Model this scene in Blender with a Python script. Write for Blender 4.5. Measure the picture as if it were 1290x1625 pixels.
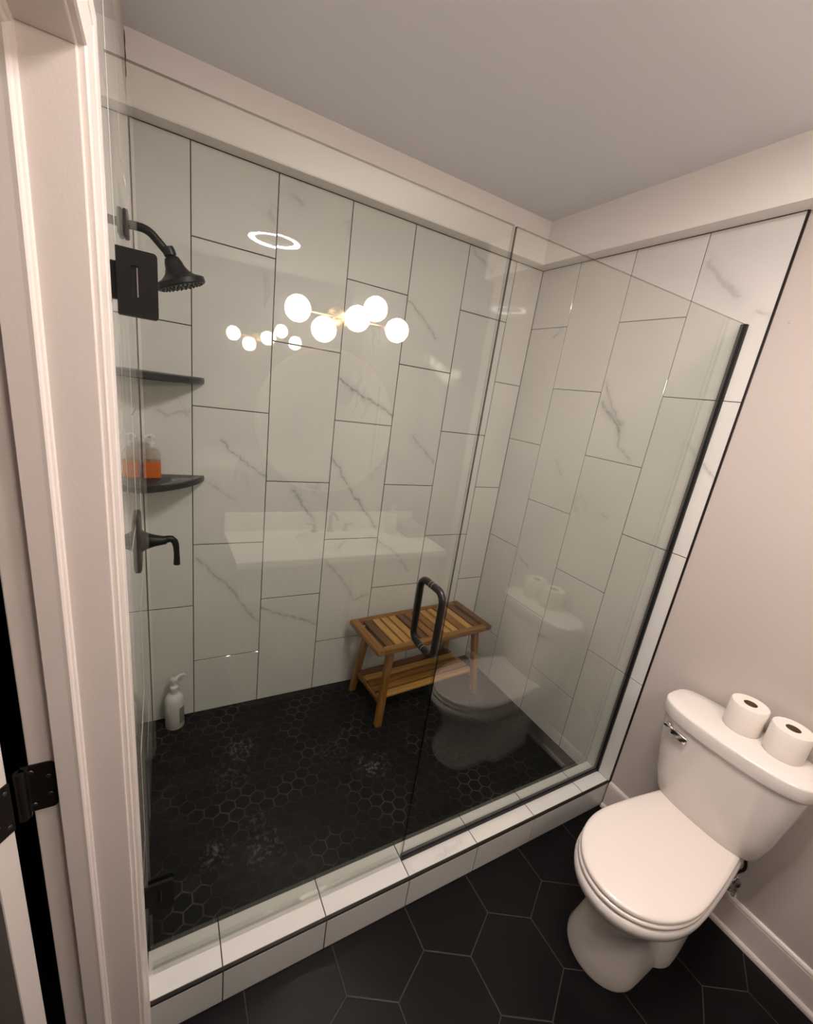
import bpy, bmesh, math, random
from mathutils import Vector, Matrix
random.seed(7)
C = bpy.context.scene.collection
for o in list(bpy.data.objects): bpy.data.objects.remove(o)

# ------------------------------------------------------------------ camera
F_PX, CX, CY = 683.2018, 647.1313, 835.0754
RGT = Vector((0.870843, -0.471944, 0.137484))
DWN = Vector((-0.022455, -0.317589, -0.947963))
FWD = Vector((0.491049, 0.822439, -0.287167))
cam_d = bpy.data.cameras.new('camera'); cam = bpy.data.objects.new('camera', cam_d); C.objects.link(cam)
cam_d.sensor_fit = 'VERTICAL'; cam_d.sensor_height = 36.0; cam_d.sensor_width = 36.0 * 1290 / 1625
cam_d.lens = 36.0 * F_PX / 1625
cam_d.shift_x = -(CX - 645.0) / 1625
cam_d.shift_y = (CY - 812.5) / 1625
cam_d.clip_start = 0.01; cam_d.clip_end = 50
m = Matrix((RGT, -DWN, -FWD)).transposed().to_4x4()
m.translation = Vector((0.074641, -2.032431, 1.766894))
cam.matrix_world = m
bpy.context.scene.camera = cam

# ------------------------------------------------------------------ world, exposure, lamps' strengths
scn = bpy.context.scene
wd = bpy.data.worlds.new('world'); scn.world = wd; wd.use_nodes = True
wd.node_tree.nodes['Background'].inputs[0].default_value = (0.01, 0.01, 0.012, 1)
wd.node_tree.nodes['Background'].inputs[1].default_value = 0.3
scn.view_settings.view_transform = 'Standard'
try: scn.view_settings.look = 'None'
except Exception: pass
scn.view_settings.gamma = 1.0
scn.view_settings.use_curve_mapping = False
scn.view_settings.exposure = 1.10
GLOBE_STRENGTH = 20.0; GLOBE_COLOR = (1.0, 0.845, 0.715)
RING_STRENGTH = 98.0; RING_COLOR = (1.0, 0.895, 0.845)

# ------------------------------------------------------------------ room measures (metres)
W = 1.91            # right wall
G = -1.1075         # glass plane
EDGE = -1.1741      # front edge of the tiled right wall
CF, CB = -1.1765, -1.0448
ZC = 0.1413         # curb top
SF = 0.0762         # shower floor
CEIL = 2.7118
ZT = 2.5152          # tile top
ZSOF = 2.516
ZG = 2.176          # glass top
V = -2.63           # vanity wall
T, H = 0.3075, 0.6125
YJ = -1.28          # door jamb face

# ------------------------------------------------------------------ helpers
def srgb(r, g, b):
    f = lambda c: (c / 255 / 12.92) if c / 255 <= 0.04045 else ((c / 255 + 0.055) / 1.055) ** 2.4
    return (f(r), f(g), f(b), 1.0)

def mat(name, color, rough=0.5, metal=0.0, spec=0.5, **kw):
    mm = bpy.data.materials.new(name); mm.use_nodes = True
    b = mm.node_tree.nodes['Principled BSDF']
    b.inputs['Base Color'].default_value = color if len(color) == 4 else (*color, 1)
    b.inputs['Roughness'].default_value = rough; b.inputs['Metallic'].default_value = metal
    b.inputs['Specular IOR Level'].default_value = spec
    for k, v in kw.items(): b.inputs[k].default_value = v
    return mm

class NT:
    def __init__(s, mm): s.t = mm.node_tree; s.n = s.t.nodes; s.l = s.t.links
    def add(s, typ, **kw):
        nd = s.n.new(typ)
        for k, v in kw.items(): setattr(nd, k, v)
        return nd
    def put(s, sock, val):
        if hasattr(val, 'is_linked') or isinstance(val, bpy.types.NodeSocket): s.l.new(val, sock)
        else: sock.default_value = val
    def m(s, op, a, b=0.0, c=0.0, clamp=False):
        nd = s.add('ShaderNodeMath', operation=op, use_clamp=clamp)
        s.put(nd.inputs[0], a); s.put(nd.inputs[1], b); s.put(nd.inputs[2], c)
        return nd.outputs[0]
    def v(s, op, a, b=None, scale=None):
        nd = s.add('ShaderNodeVectorMath', operation=op)
        s.put(nd.inputs[0], a)
        if b is not None: s.put(nd.inputs[1], b)
        if scale is not None: s.put(nd.inputs['Scale'], scale)
        return nd.outputs['Value'] if op in ('DOT_PRODUCT', 'LENGTH') else nd.outputs['Vector']
    def sep(s, a):
        nd = s.add('ShaderNodeSeparateXYZ'); s.put(nd.inputs[0], a); return nd.outputs
    def comb(s, x, y, z):
        nd = s.add('ShaderNodeCombineXYZ')
        for i, q in enumerate((x, y, z)): s.put(nd.inputs[i], q)
        return nd.outputs[0]
    def noise(s, vec, scale, detail=2.0, rough=0.5, dist=0.0):
        nd = s.add('ShaderNodeTexNoise'); s.put(nd.inputs['Vector'], vec)
        nd.inputs['Scale'].default_value = scale; nd.inputs['Detail'].default_value = detail
        nd.inputs['Roughness'].default_value = rough; nd.inputs['Distortion'].default_value = dist
        return nd.outputs
    def smooth(s, val, lo, hi, a=0.0, b=1.0):
        nd = s.add('ShaderNodeMapRange', interpolation_type='SMOOTHSTEP')
        s.put(nd.inputs[0], val)
        for i, q in enumerate((lo, hi, a, b)): nd.inputs[i + 1].default_value = q
        return nd.outputs[0]
    def mix(s, fac, a, b):
        nd = s.add('ShaderNodeMix', data_type='RGBA')
        s.put(nd.inputs[0], fac); s.put(nd.inputs[6], a); s.put(nd.inputs[7], b)
        return nd.outputs[2]
    def obj(s): return s.add('ShaderNodeTexCoord').outputs['Object']
    def bump(s, h, strength, dist=0.002):
        nd = s.add('ShaderNodeBump'); s.put(nd.inputs['Height'], h)
        nd.inputs['Strength'].default_value = strength; nd.inputs['Distance'].default_value = dist
        return nd.outputs[0]

def obj(name, bm, mats, parent=None, smooth=False, angle=None):
    bmesh.ops.recalc_face_normals(bm, faces=bm.faces)
    me = bpy.data.meshes.new(name); bm.to_mesh(me); bm.free()
    for mm in (mats if isinstance(mats, (list, tuple)) else [mats]): me.materials.append(mm)
    if smooth:
        for p in me.polygons: p.use_smooth = True
        if angle is not None: me.set_sharp_from_angle(angle=math.radians(angle))
    o = bpy.data.objects.new(name, me); C.objects.link(o)
    if parent is not None: o.parent = parent; o.matrix_parent_inverse = Matrix.Translation(-Vector(parent.location)) if parent.type == 'EMPTY' and parent.rotation_euler.z == 0 else Matrix()
    return o

def tag(o, label, cat, group=None):
    o['label'] = label; o['category'] = cat
    if group: o['group'] = group
    return o

def thing(name, label, cat, loc, group=None):
    o = bpy.data.objects.new(name, None); C.objects.link(o); o.location = loc
    o.empty_display_size = 0.05
    return tag(o, label, cat, group)

def struct(name, bm, mats, parent=None, **kw):
    o = obj(name, bm, mats, parent, **kw)
    o['kind'] = 'structure'
    return o

def BM(): return bmesh.new()

def add_box(bm, lo, hi, bevel=0.0, seg=2, mi=0, rot=None):
    c = [(a + b) / 2 for a, b in zip(lo, hi)]; s = [abs(b - a) for a, b in zip(lo, hi)]
    r = bmesh.ops.create_cube(bm, size=1.0)
    vs = r['verts']
    for v in vs: v.co = Vector((v.co.x * s[0], v.co.y * s[1], v.co.z * s[2]))
    fs = set(f for v in vs for f in v.link_faces)
    if bevel > 0:
        es = list(set(e for v in vs for e in v.link_edges))
        rb = bmesh.ops.bevel(bm, geom=es, offset=bevel, segments=seg, profile=0.5, affect='EDGES')
        fs = set(f for f in bm.faces if f.is_valid and (f in fs or f in rb['faces']))
        vs = list(set(v for f in fs for v in f.verts))
    M = Matrix.Translation(Vector(c)) @ (rot if rot is not None else Matrix.Identity(4))
    for v in vs: v.co = M @ v.co
    for f in fs: f.material_index = mi
    return vs

def add_loft(bm, rings, cap0=True, cap1=True, closed=True, mi=0):
    vr = [[bm.verts.new(p) for p in r] for r in rings]
    n = len(vr[0]); fs = []
    for a, b in zip(vr[:-1], vr[1:]):
        for i in range(n if closed else n - 1):
            j = (i + 1) % n
            fs.append(bm.faces.new((a[i], a[j], b[j], b[i])))
    if cap0: fs.append(bm.faces.new(vr[0][::-1]))
    if cap1: fs.append(bm.faces.new(vr[-1]))
    for f in fs: f.material_index = mi
    return fs

def add_lathe(bm, prof, center=(0, 0, 0), seg=32, axis=None, mi=0, cap0=True, cap1=True):
    """prof: list of (radius, height); axis: direction vector (default z)"""
    R = Matrix.Identity(3)
    if axis is not None: R = Vector((0, 0, 1)).rotation_difference(Vector(axis).normalized()).to_matrix()
    c = Vector(center); rings = []
    for r, h in prof:
        r = max(r, 1e-5)
        rings.append([c + R @ Vector((r * math.cos(2 * math.pi * i / seg), r * math.sin(2 * math.pi * i / seg), h)) for i in range(seg)])
    return add_loft(bm, rings, cap0, cap1, True, mi)

def add_tube(bm, pts, r, seg=12, closed=False, mi=0):
    pts = [Vector(p) for p in pts]; n = len(pts); rr = r if isinstance(r, (list, tuple)) else [r] * n
    tang = []
    for i in range(n):
        if closed: t = pts[(i + 1) % n] - pts[i - 1]
        else: t = pts[min(i + 1, n - 1)] - pts[max(i - 1, 0)]
        tang.append(t.normalized())
    up = Vector((0, 0, 1)) if abs(tang[0].z) < 0.9 else Vector((1, 0, 0))
    nrm = (up - tang[0] * up.dot(tang[0])).normalized(); rings = []
    for i in range(n):
        if i: nrm = tang[i - 1].rotation_difference(tang[i]) @ nrm
        nrm = (nrm - tang[i] * nrm.dot(tang[i])).normalized(); b = tang[i].cross(nrm)
        rings.append([pts[i] + (nrm * math.cos(2 * math.pi * k / seg) + b * math.sin(2 * math.pi * k / seg)) * rr[i] for k in range(seg)])
    if closed: rings.append(rings[0]); add_loft(bm, rings, False, False, True, mi); bmesh.ops.remove_doubles(bm, verts=bm.verts, dist=1e-6)
    else: add_loft(bm, rings, True, True, True, mi)

def arc(c, a, b, r, t0, t1, n):
    """points on an arc: c + r*(cos t * a + sin t * b)"""
    c, a, b = Vector(c), Vector(a), Vector(b)
    return [c + (a * math.cos(t0 + (t1 - t0) * i / n) + b * math.sin(t0 + (t1 - t0) * i / n)) * r for i in range(n + 1)]

def add_extrude(bm, prof, o0, o1, ax, ay, mi=0):
    """2-D profile (list of (a,b)) placed with axes ax, ay and swept from o0 to o1"""
    ax, ay = Vector(ax), Vector(ay)
    add_loft(bm, [[Vector(o) + ax * p[0] + ay * p[1] for p in prof] for o in (o0, o1)], True, True, True, mi)

# ------------------------------------------------------------------ materials
def paint(name, col, rough=0.55):
    mm = mat(name, col, rough, 0, 0.3); t = NT(mm)
    n = t.noise(t.obj(), 220, 2)[0]
    t.l.new(t.bump(n, 0.12, 0.001), t.n['Principled BSDF'].inputs['Normal'])
    return mm
M_WALL = paint('wall paint', (0.565, 0.505, 0.475))
M_SOFFIT = paint('soffit paint', (0.86, 0.82, 0.79))
M_DARKWALL = paint('charcoal wall paint', (0.035, 0.035, 0.038), 0.45)
M_CEIL = paint('ceiling paint', (0.74, 0.735, 0.76), 0.7)
M_TRIM = paint('trim paint', (0.74, 0.665, 0.625), 0.3)
M_DOOR = paint('door paint', (0.74, 0.68, 0.64), 0.35)
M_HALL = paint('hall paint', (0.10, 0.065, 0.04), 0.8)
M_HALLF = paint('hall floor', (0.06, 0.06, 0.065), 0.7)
M_BLACK = mat('matte black metal', (0.007, 0.007, 0.0075), 0.40, 0.0, 0.3)
M_BRONZE = mat('dark bronze', (0.018, 0.014, 0.013), 0.32, 0.3, 0.4)
M_SCREW = mat('bronze screws', (0.12, 0.11, 0.10), 0.35, 0.8)
M_SHELF = mat('black glass shelf', (0.022, 0.022, 0.024), 0.18, 0, 0.5)
M_RUBBER = mat('black seal', (0.008, 0.008, 0.009), 0.5, 0, 0.3)
M_SCHL = mat('black tile edging', (0.012, 0.009, 0.008), 0.4, 0, 0.4)
M_CHROME = mat('chrome', (0.72, 0.70, 0.68), 0.12, 1.0)
M_STEEL = mat('brushed steel', (0.6, 0.58, 0.56), 0.3, 1.0)
M_BRASS = mat('brushed brass', (0.72, 0.50, 0.26), 0.28, 1.0)
M_PORC = mat('white porcelain', (0.83, 0.78, 0.75), 0.10, 0, 0.5)
M_SEAT = mat('white plastic seat', (0.84, 0.77, 0.73), 0.22, 0, 0.5)
M_PAPER = mat('white tissue', (0.86, 0.80, 0.75), 0.95, 0, 0.1)
M_CARD = mat('cardboard core', (0.16, 0.12, 0.06), 0.9, 0, 0.1)
M_PLAST = mat('white plastic', (0.72, 0.69, 0.68), 0.3, 0, 0.5)
M_LABEL = mat('bottle label print', (0.22, 0.22, 0.18), 0.5)
M_QUARTZ = mat('white counter stone', (0.80, 0.76, 0.72), 0.15, 0, 0.5)
M_CAB = paint('cabinet paint', (0.22, 0.21, 0.20), 0.4)
M_MIRROR = mat('mirror glass', (0.88, 0.90, 0.89), 0.01, 1.0)
M_TOWEL = mat('grey towel', (0.30, 0.29, 0.28), 0.95, 0, 0.1)
M_GRILLE = mat('grey lamp centre', (0.35, 0.34, 0.33), 0.5)

def emis(name, col, s):
    mm = bpy.data.materials.new(name); mm.use_nodes = True; t = NT(mm)
    b = t.n['Principled BSDF']; b.inputs['Base Color'].default_value = (0.9, 0.9, 0.9, 1)
    b.inputs['Emission Color'].default_value = (*col, 1); b.inputs['Emission Strength'].default_value = s
    return mm
M_GLOBE = emis('lit opal globe', GLOBE_COLOR, GLOBE_STRENGTH)
M_RING = emis('lit ring diffuser', RING_COLOR, RING_STRENGTH)

def glass(name, tint, r0=0.058):
    """clear sheet glass: both faces reflect by angle, the rest goes straight through"""
    mm = bpy.data.materials.new(name); mm.use_nodes = True; t = NT(mm)
    t.n.remove(t.n['Principled BSDF']); out = t.n['Material Output']
    lw = t.add('ShaderNodeLayerWeight'); lw.inputs['Blend'].default_value = 0.5
    f = t.m('ADD', t.m('MULTIPLY', t.m('POWER', lw.outputs['Facing'], 5.0), 0.8), r0)
    tr = t.add('ShaderNodeBsdfTransparent'); tr.inputs[0].default_value = (*tint, 1)
    gl = t.add('ShaderNodeBsdfGlossy'); gl.inputs['Roughness'].default_value = 0.0
    gl.inputs[0].default_value = (1, 1, 1, 1)
    mx = t.add('ShaderNodeMixShader'); t.l.new(f, mx.inputs[0]); t.l.new(tr.outputs[0], mx.inputs[1]); t.l.new(gl.outputs[0], mx.inputs[2])
    t.l.new(mx.outputs[0], out.inputs[0])
    return mm
M_GLASS = glass('clear sheet glass', (0.922, 0.938, 0.913))
M_GEDGE = glass('glass edge', (0.22, 0.22, 0.21), 0.03)
M_GDOOR = glass('door glass edge', (0.72, 0.74, 0.71), 0.12)
M_GTOP = glass('glass top edge', (0.42, 0.39, 0.36), 0.02)
M_VINYL = glass('clear vinyl strip', (0.95, 0.955, 0.945), 0.05)
M_AMBER = mat('amber liquid soap', (0.75, 0.20, 0.03), 0.12, 0, 0.5, **{'Transmission Weight': 0.35})
M_CLEARP = glass('clear bottle plastic', (0.90, 0.88, 0.84), 0.08)

BV = [
  ([(0.292, 1.48), (0.339, 1.426), (0.415, 1.365), (0.489, 1.318)],0.006,0.55),
  ([(0.807, 1.794), (0.873, 1.757), (0.961, 1.726), (1.1, 1.658)],0.008,0.75),
  ([(0.801, 1.427), (0.881, 1.318), (0.938, 1.234), (1.089, 1.051)],0.007,0.6),
  ([(0.621, 1.257), (0.676, 1.178), (0.735, 1.101)],0.008,0.55),
  ([(1.239, 1.563), (1.303, 1.51), (1.39, 1.435)],0.01,0.4),
  ([(1.107, 2.203), (1.19, 2.148), (1.272, 2.083), (1.291, 2.059)],0.007,0.45),
  ([(1.428, 2.501), (1.565, 2.431)],0.008,0.3),
  ([(0.196, 0.931), (0.283, 0.829), (0.343, 0.767), (0.4, 0.664), (0.479, 0.556)],0.007,0.5),
  ([(0.492, 0.638), (0.62, 0.569), (0.71, 0.541), (0.779, 0.504)],0.007,0.6),
  ([(1.107, 0.973), (1.238, 0.893), (1.332, 0.778)],0.008,0.35),
  ([(0.905, 0.981), (0.877, 0.939)],0.008,0.35),
  ([(0.816, 0.867), (0.907, 0.774), (1.002, 0.621), (1.081, 0.644)],0.008,0.4),
  ([(0.246, 1.284), (0.3, 1.245), (0.357, 1.204)],0.007,0.3),
  ([(0.063, 1.57), (0.094, 1.556), (0.13, 1.575), (0.178, 1.583)],0.008,0.35),
  ([(0.459, 2.372), (0.472, 2.356)],0.01,0.4),
  ([(0.54, 2.455), (0.582, 2.438)],0.012,0.3),
]
RV = [
  ([(-0.586, 1.866), (-0.632, 1.824), (-0.695, 1.775), (-0.719, 1.753)],0.012,0.7),
  ([(-0.583, 1.953), (-0.613, 1.903), (-0.662, 1.827), (-0.72, 1.779)],0.009,0.6),
  ([(-0.719, 1.753), (-0.732, 1.679), (-0.811, 1.627)],0.008,0.5),
  ([(-0.397, 1.553), (-0.449, 1.486)],0.01,0.3),
  ([(-0.901, 2.402), (-0.995, 2.318), (-1.044, 2.27)],0.014,0.4),
  ([(-1.126, 2.225), (-1.171, 2.201)],0.007,0.4),
  ([(-0.184, 2.175), (-0.222, 2.208)],0.008,0.55),
  ([(-1.11, 1.677), (-1.177, 1.632)],0.006,0.5),
  ([(-0.279, 0.957), (-0.377, 0.918)],0.006,0.4),
  ([(-1.041, 1.738), (-1.074, 1.703)],0.008,0.3),
  ([(-0.751, 1.358), (-0.777, 1.341)],0.01,0.35),
]
TOPV = [([(1.055, -1.135), (1.02, -1.145), (0.985, -1.14)], 0.018, 0.22), ([(0.965, -1.15), (0.93, -1.158)], 0.016, 0.22)]

def marble(name, veins, plane, soft=0.10):
    mm = mat(name, (0.72, 0.715, 0.69), 0.008, 0, 0.8); t = NT(mm); b = t.n['Principled BSDF']
    co = t.obj(); x, y, z = t.sep(co)
    p2 = {'xz': t.comb(x, z, 0.0), 'yz': t.comb(y, z, 0.0), 'xy': t.comb(x, y, 0.0)}[plane]
    seed = t.add('ShaderNodeAttribute', attribute_name='tile_seed', attribute_type='GEOMETRY').outputs['Fac']
    off = t.comb(t.m('MULTIPLY', seed, 37.0), t.m('MULTIPLY', seed, 91.0), seed)
    pt = t.v('ADD', p2, off)
    cloud = t.smooth(t.noise(pt, 2.6, 3)[0], 0.35, 0.75)
    # general faint veins, running down to the right, different on every tile
    q = t.v('MULTIPLY', pt, (1.0, 0.55, 1.0))
    n = t.noise(q, 2.2, 5, 0.55, 0.6)[0]
    band = t.m('ABSOLUTE', t.m('SUBTRACT', n, 0.5))
    gv = t.smooth(band, 0.0, 0.014, 1.0, 0.0)
    msk = t.smooth(t.noise(pt, 3.1, 1)[0], 0.56, 0.72)
    total = t.m('MULTIPLY', t.m('MULTIPLY', gv, msk), soft * 1.5)
    if veins:
        d1 = t.v('SUBTRACT', t.noise(p2, 22, 4, 0.6)[1], (0.5, 0.5, 0.5))
        pd = t.v('ADD', p2, t.v('MULTIPLY', t.v('SCALE', d1, scale=0.045), (1, 1, 0)))
        br = t.smooth(t.noise(p2, 34, 3)[0], 0.30, 0.62, 0.25, 1.0)
        for pts, w, s in veins:
            dmin = None
            for a, c in zip(pts[:-1], pts[1:]):
                a3 = (a[0], a[1], 0.0); d = (c[0] - a[0], c[1] - a[1], 0.0); L2 = d[0] ** 2 + d[1] ** 2
                pa = t.v('SUBTRACT', pd, a3)
                k = t.m('MULTIPLY', t.v('DOT_PRODUCT', pa, (d[0] / L2, d[1] / L2, 0.0)), 1.0, clamp=True)
                nd = t.add('ShaderNodeVectorMath', operation='SCALE'); nd.inputs[0].default_value = d; t.l.new(k, nd.inputs['Scale'])
                dist = t.v('LENGTH', t.v('SUBTRACT', pa, nd.outputs[0]))
                dmin = dist if dmin is None else t.m('MINIMUM', dmin, dist)
            core = t.smooth(dmin, 0.0, w * 1.15, s * 0.68, 0.0)
            halo = t.smooth(dmin, 0.0, w * 4.0, s * 0.22, 0.0)
            total = t.m('ADD', total, t.m('ADD', t.m('MULTIPLY', core, br), halo))
    total = t.m('MINIMUM', total, 0.8)
    col = t.mix(cloud, (0.74, 0.727, 0.70, 1), (0.695, 0.688, 0.667, 1))
    col = t.mix(total, col, (0.20, 0.195, 0.19, 1))
    t.l.new(col, b.inputs['Base Color'])
    return mm
M_TB = marble('marble tile of back wall', BV, 'xz')
M_TR = marble('marble tile of right wall', RV, 'yz')
M_TL = marble('marble tile of left wall', None, 'yz')
M_TC = marble('marble tile of curb', TOPV, 'xy')
M_TCF = marble('marble tile of curb face', None, 'xz', 0.05)
M_GROUT = mat('dark grey grout', (0.05, 0.047, 0.043), 0.8, 0, 0.2)

def hexmat(name, pitch, cx, cy, gw, tile, tile2, grout, rough, stains=None, gmask=False, bump=0.5):
    """hexagon tiles with vertical (y) edges: flat-to-flat = pitch, one centre at (cx, cy)"""
    mm = mat(name, (0.02, 0.02, 0.02), rough, 0, 0.17); t = NT(mm); b = t.n['Principled BSDF']
    co = t.obj(); s3 = math.sqrt(3)
    p = t.v('SCALE', t.v('SUBTRACT', co, (cx, cy, 0)), scale=1.0 / pitch)
    x, y, z = t.sep(p)
    def cell(ox, oy):
        mx = t.m('SUBTRACT', t.m('FLOORED_MODULO', t.m('ADD', x, ox + 0.5), 1.0), 0.5)
        my = t.m('SUBTRACT', t.m('FLOORED_MODULO', t.m('ADD', y, oy + s3 / 2), s3), s3 / 2)
        return mx, my
    ax_, ay_ = cell(0, 0); bx_, by_ = cell(0.5, s3 / 2)
    la = t.m('ADD', t.m('MULTIPLY', ax_, ax_), t.m('MULTIPLY', ay_, ay_))
    lb = t.m('ADD', t.m('MULTIPLY', bx_, bx_), t.m('MULTIPLY', by_, by_))
    sel = t.m('LESS_THAN', lb, la)
    gx = t.m('ADD', ax_, t.m('MULTIPLY', sel, t.m('SUBTRACT', bx_, ax_)))
    gy = t.m('ADD', ay_, t.m('MULTIPLY', sel, t.m('SUBTRACT', by_, ay_)))
    hx = t.m('ABSOLUTE', gx); hy = t.m('ABSOLUTE', gy)
    dd = t.m('MAXIMUM', hx, t.m('ADD', t.m('MULTIPLY', hx, 0.5), t.m('MULTIPLY', hy, s3 / 2)))
    edge = t.m('MULTIPLY', t.m('SUBTRACT', 0.5, dd), pitch)        # metres from the joint line
    gr = t.smooth(edge, gw * 0.35, gw * 0.75, 1.0, 0.0)
    idv = t.comb(t.m('SUBTRACT', x, gx), t.m('SUBTRACT', y, gy), 0.0)
    wn = t.add('ShaderNodeTexWhiteNoise', noise_dimensions='2D'); t.l.new(t.v('SNAP', t.v('ADD', idv, (0.05, 0.05, 0)), (0.25, 0.2165, 1.0)), wn.inputs['Vector'])
    rnd = wn.outputs['Value']
    cloud = t.noise(co, 9.0 if pitch < 0.1 else 5.0, 4, 0.6)[0]
    col = t.mix(t.m('MULTIPLY', t.m('ADD', rnd, cloud), 0.5), tile, tile2)
    gcol = grout
    if gmask:
        k = t.smooth(t.noise(t.v('MULTIPLY', co, (1, 1, 0)), 4.2, 2)[0], 0.46, 0.70)
        gcol = t.mix(k, (0.017, 0.016, 0.015, 1), grout)
    col = t.mix(gr, col, gcol)
    if stains:
        d1 = t.v('SUBTRACT', t.noise(co, 30, 3, 0.6)[1], (0.5, 0.5, 0.5))
        pd = t.v('MULTIPLY', t.v('ADD', co, t.v('SCALE', d1, scale=0.09)), (1, 1, 0))
        br = t.smooth(t.noise(co, 55, 4, 0.65)[0], 0.48, 0.68)
        tot = None
        for (sx, sy, r, s) in stains:
            k = t.smooth(t.v('LENGTH', t.v('SUBTRACT', pd, (sx, sy, 0))), 0.0, r, s, 0.0)
            tot = k if tot is None else t.m('ADD', tot, k)
        haze = t.smooth(t.noise(co, 6.5, 5, 0.65)[0], 0.50, 0.80, 0.0, 0.22)
        col = t.mix(haze, col, (0.085, 0.082, 0.078, 1))
        col = t.mix(t.m('MULTIPLY', tot, br, clamp=True), col, (0.26, 0.245, 0.23, 1))
    t.l.new(col, b.inputs['Base Color'])
    h = t.smooth(edge, gw * 0.2, gw * 1.1)
    t.l.new(t.bump(h, bump, 0.0015), b.inputs['Normal'])
    return mm
M_FLOOR = hexmat('large dark hexagon floor tile', 0.2765, 1.0795, -1.4777, 0.0032, (0.0030, 0.0030, 0.0032, 1), (0.0058, 0.0055, 0.0058, 1), (0.042, 0.040, 0.039, 1), 0.36, bump=0.3)
M_SFLOOR = hexmat('small black hexagon mosaic', 0.058, 0.5035, -0.8035, 0.0042, (0.007, 0.007, 0.0075, 1), (0.013, 0.0125, 0.013, 1), (0.075, 0.069, 0.063, 1), 0.45,
                  stains=[(0.356, -0.324, 0.10, 0.6), (0.91, -0.62, 0.11, 0.75), (0.211, -0.782, 0.09, 0.6), (0.377, -0.83, 0.10, 0.6), (0.864, -0.382, 0.05, 0.5), (0.363, -0.70, 0.08, 0.3), (0.75, -0.5, 0.12, 0.25), (0.30, -0.45, 0.14, 0.25)], gmask=True)

def wood(name, c1, c2, along):
    mm = mat(name, c1, 0.42, 0, 0.4); t = NT(mm); b = t.n['Principled BSDF']
    co = t.obj()
    oi = t.add('ShaderNodeObjectInfo').outputs['Random']
    p = t.v('ADD', co, t.comb(t.m('MULTIPLY', oi, 13.0), t.m('MULTIPLY', oi, 7.0), t.m('MULTIPLY', oi, 5.0)))
    sc = {'x': (3, 40, 40), 'y': (40, 3, 40), 'z': (40, 40, 3)}[along]
    n = t.noise(t.v('MULTIPLY', p, sc), 1.0, 4, 0.6, 0.5)[0]
    k = t.smooth(n, 0.30, 0.72)
    col = t.mix(k, c1, c2)
    t.l.new(col, b.inputs['Base Color'])
    t.l.new(t.bump(n, 0.15, 0.001), b.inputs['Normal'])
    return mm
WOODS = {}
for al in 'xyz':
    WOODS[al] = [wood('light teak ' + al, (0.60, 0.34, 0.10, 1), (0.42, 0.205, 0.05, 1), al),
                 wood('teak ' + al, (0.34, 0.16, 0.038, 1), (0.20, 0.085, 0.018, 1), al),
                 wood('dark teak ' + al, (0.19, 0.082, 0.024, 1), (0.10, 0.042, 0.013, 1), al)]

# ------------------------------------------------------------------ tiled walls
def tiles_on(bm, layer, o, ds, dz, nrm, cols, z0, z1, bases, gap=0.0036, mi=0, tilt=0.0022, bw=0.0012):
    """cols: list of (s0,s1); bases: joint height of each column. o + s*ds + z*dz, facing nrm"""
    o, ds, dz, nrm = Vector(o), Vector(ds), Vector(dz), Vector(nrm)
    g = gap / 2
    for (s0, s1), base in zip(cols, bases):
        k = math.floor((z0 - base) / H); cuts = [z0]
        while True:
            k += 1; zz = base + k * H
            if zz >= z1 - 0.01: break
            if zz > z0 + 0.01: cuts.append(zz)
        cuts.append(z1)
        for za, zb in zip(cuts[:-1], cuts[1:]):
            a0, a1, b0, b1 = s0 + g, s1 - g, za + g, zb - g
            ts, tz = random.uniform(-tilt, tilt), random.uniform(-tilt, tilt)
            sm, zm = (a0 + a1) / 2, (b0 + b1) / 2
            P = lambda s, z, d: o + ds * s + dz * z + nrm * (d + (s - sm) * ts + (z - zm) * tz)
            seed = random.random()
            r0 = [P(a0, b0, -0.006), P(a1, b0, -0.006), P(a1, b1, -0.006), P(a0, b1, -0.006)]
            r1 = [P(a0, b0, -bw), P(a1, b0, -bw), P(a1, b1, -bw), P(a0, b1, -bw)]
            r2 = [P(a0 + bw, b0 + bw, 0), P(a1 - bw, b0 + bw, 0), P(a1 - bw, b1 - bw, 0), P(a0 + bw, b1 - bw, 0)]
            for f in add_loft(bm, [r0, r1, r2], True, True, True, mi): f[layer] = seed

def seedlayer(bm): return bm.faces.layers.float.new('tile_seed')

A0 = 0.1826
EVEN, ODD = 0.6856, 0.3821
# back wall
bm = BM(); L = seedlayer(bm)
add_box(bm, (-0.12, 0.0016, -0.05), (W + 0.12, 0.12, CEIL + 0.05), mi=1)
lines = [0.0] + [A0 + i * T for i in range(6)] + [W]
tiles_on(bm, L, (0, 0, 0), (1, 0, 0), (0, 0, 1), (0, -1, 0), list(zip(lines[:-1], lines[1:])), SF - 0.02, ZT, [EVEN if i % 2 == 0 else ODD for i in range(7)])
struct('wall_back', bm, [M_TB, M_GROUT])
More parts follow.
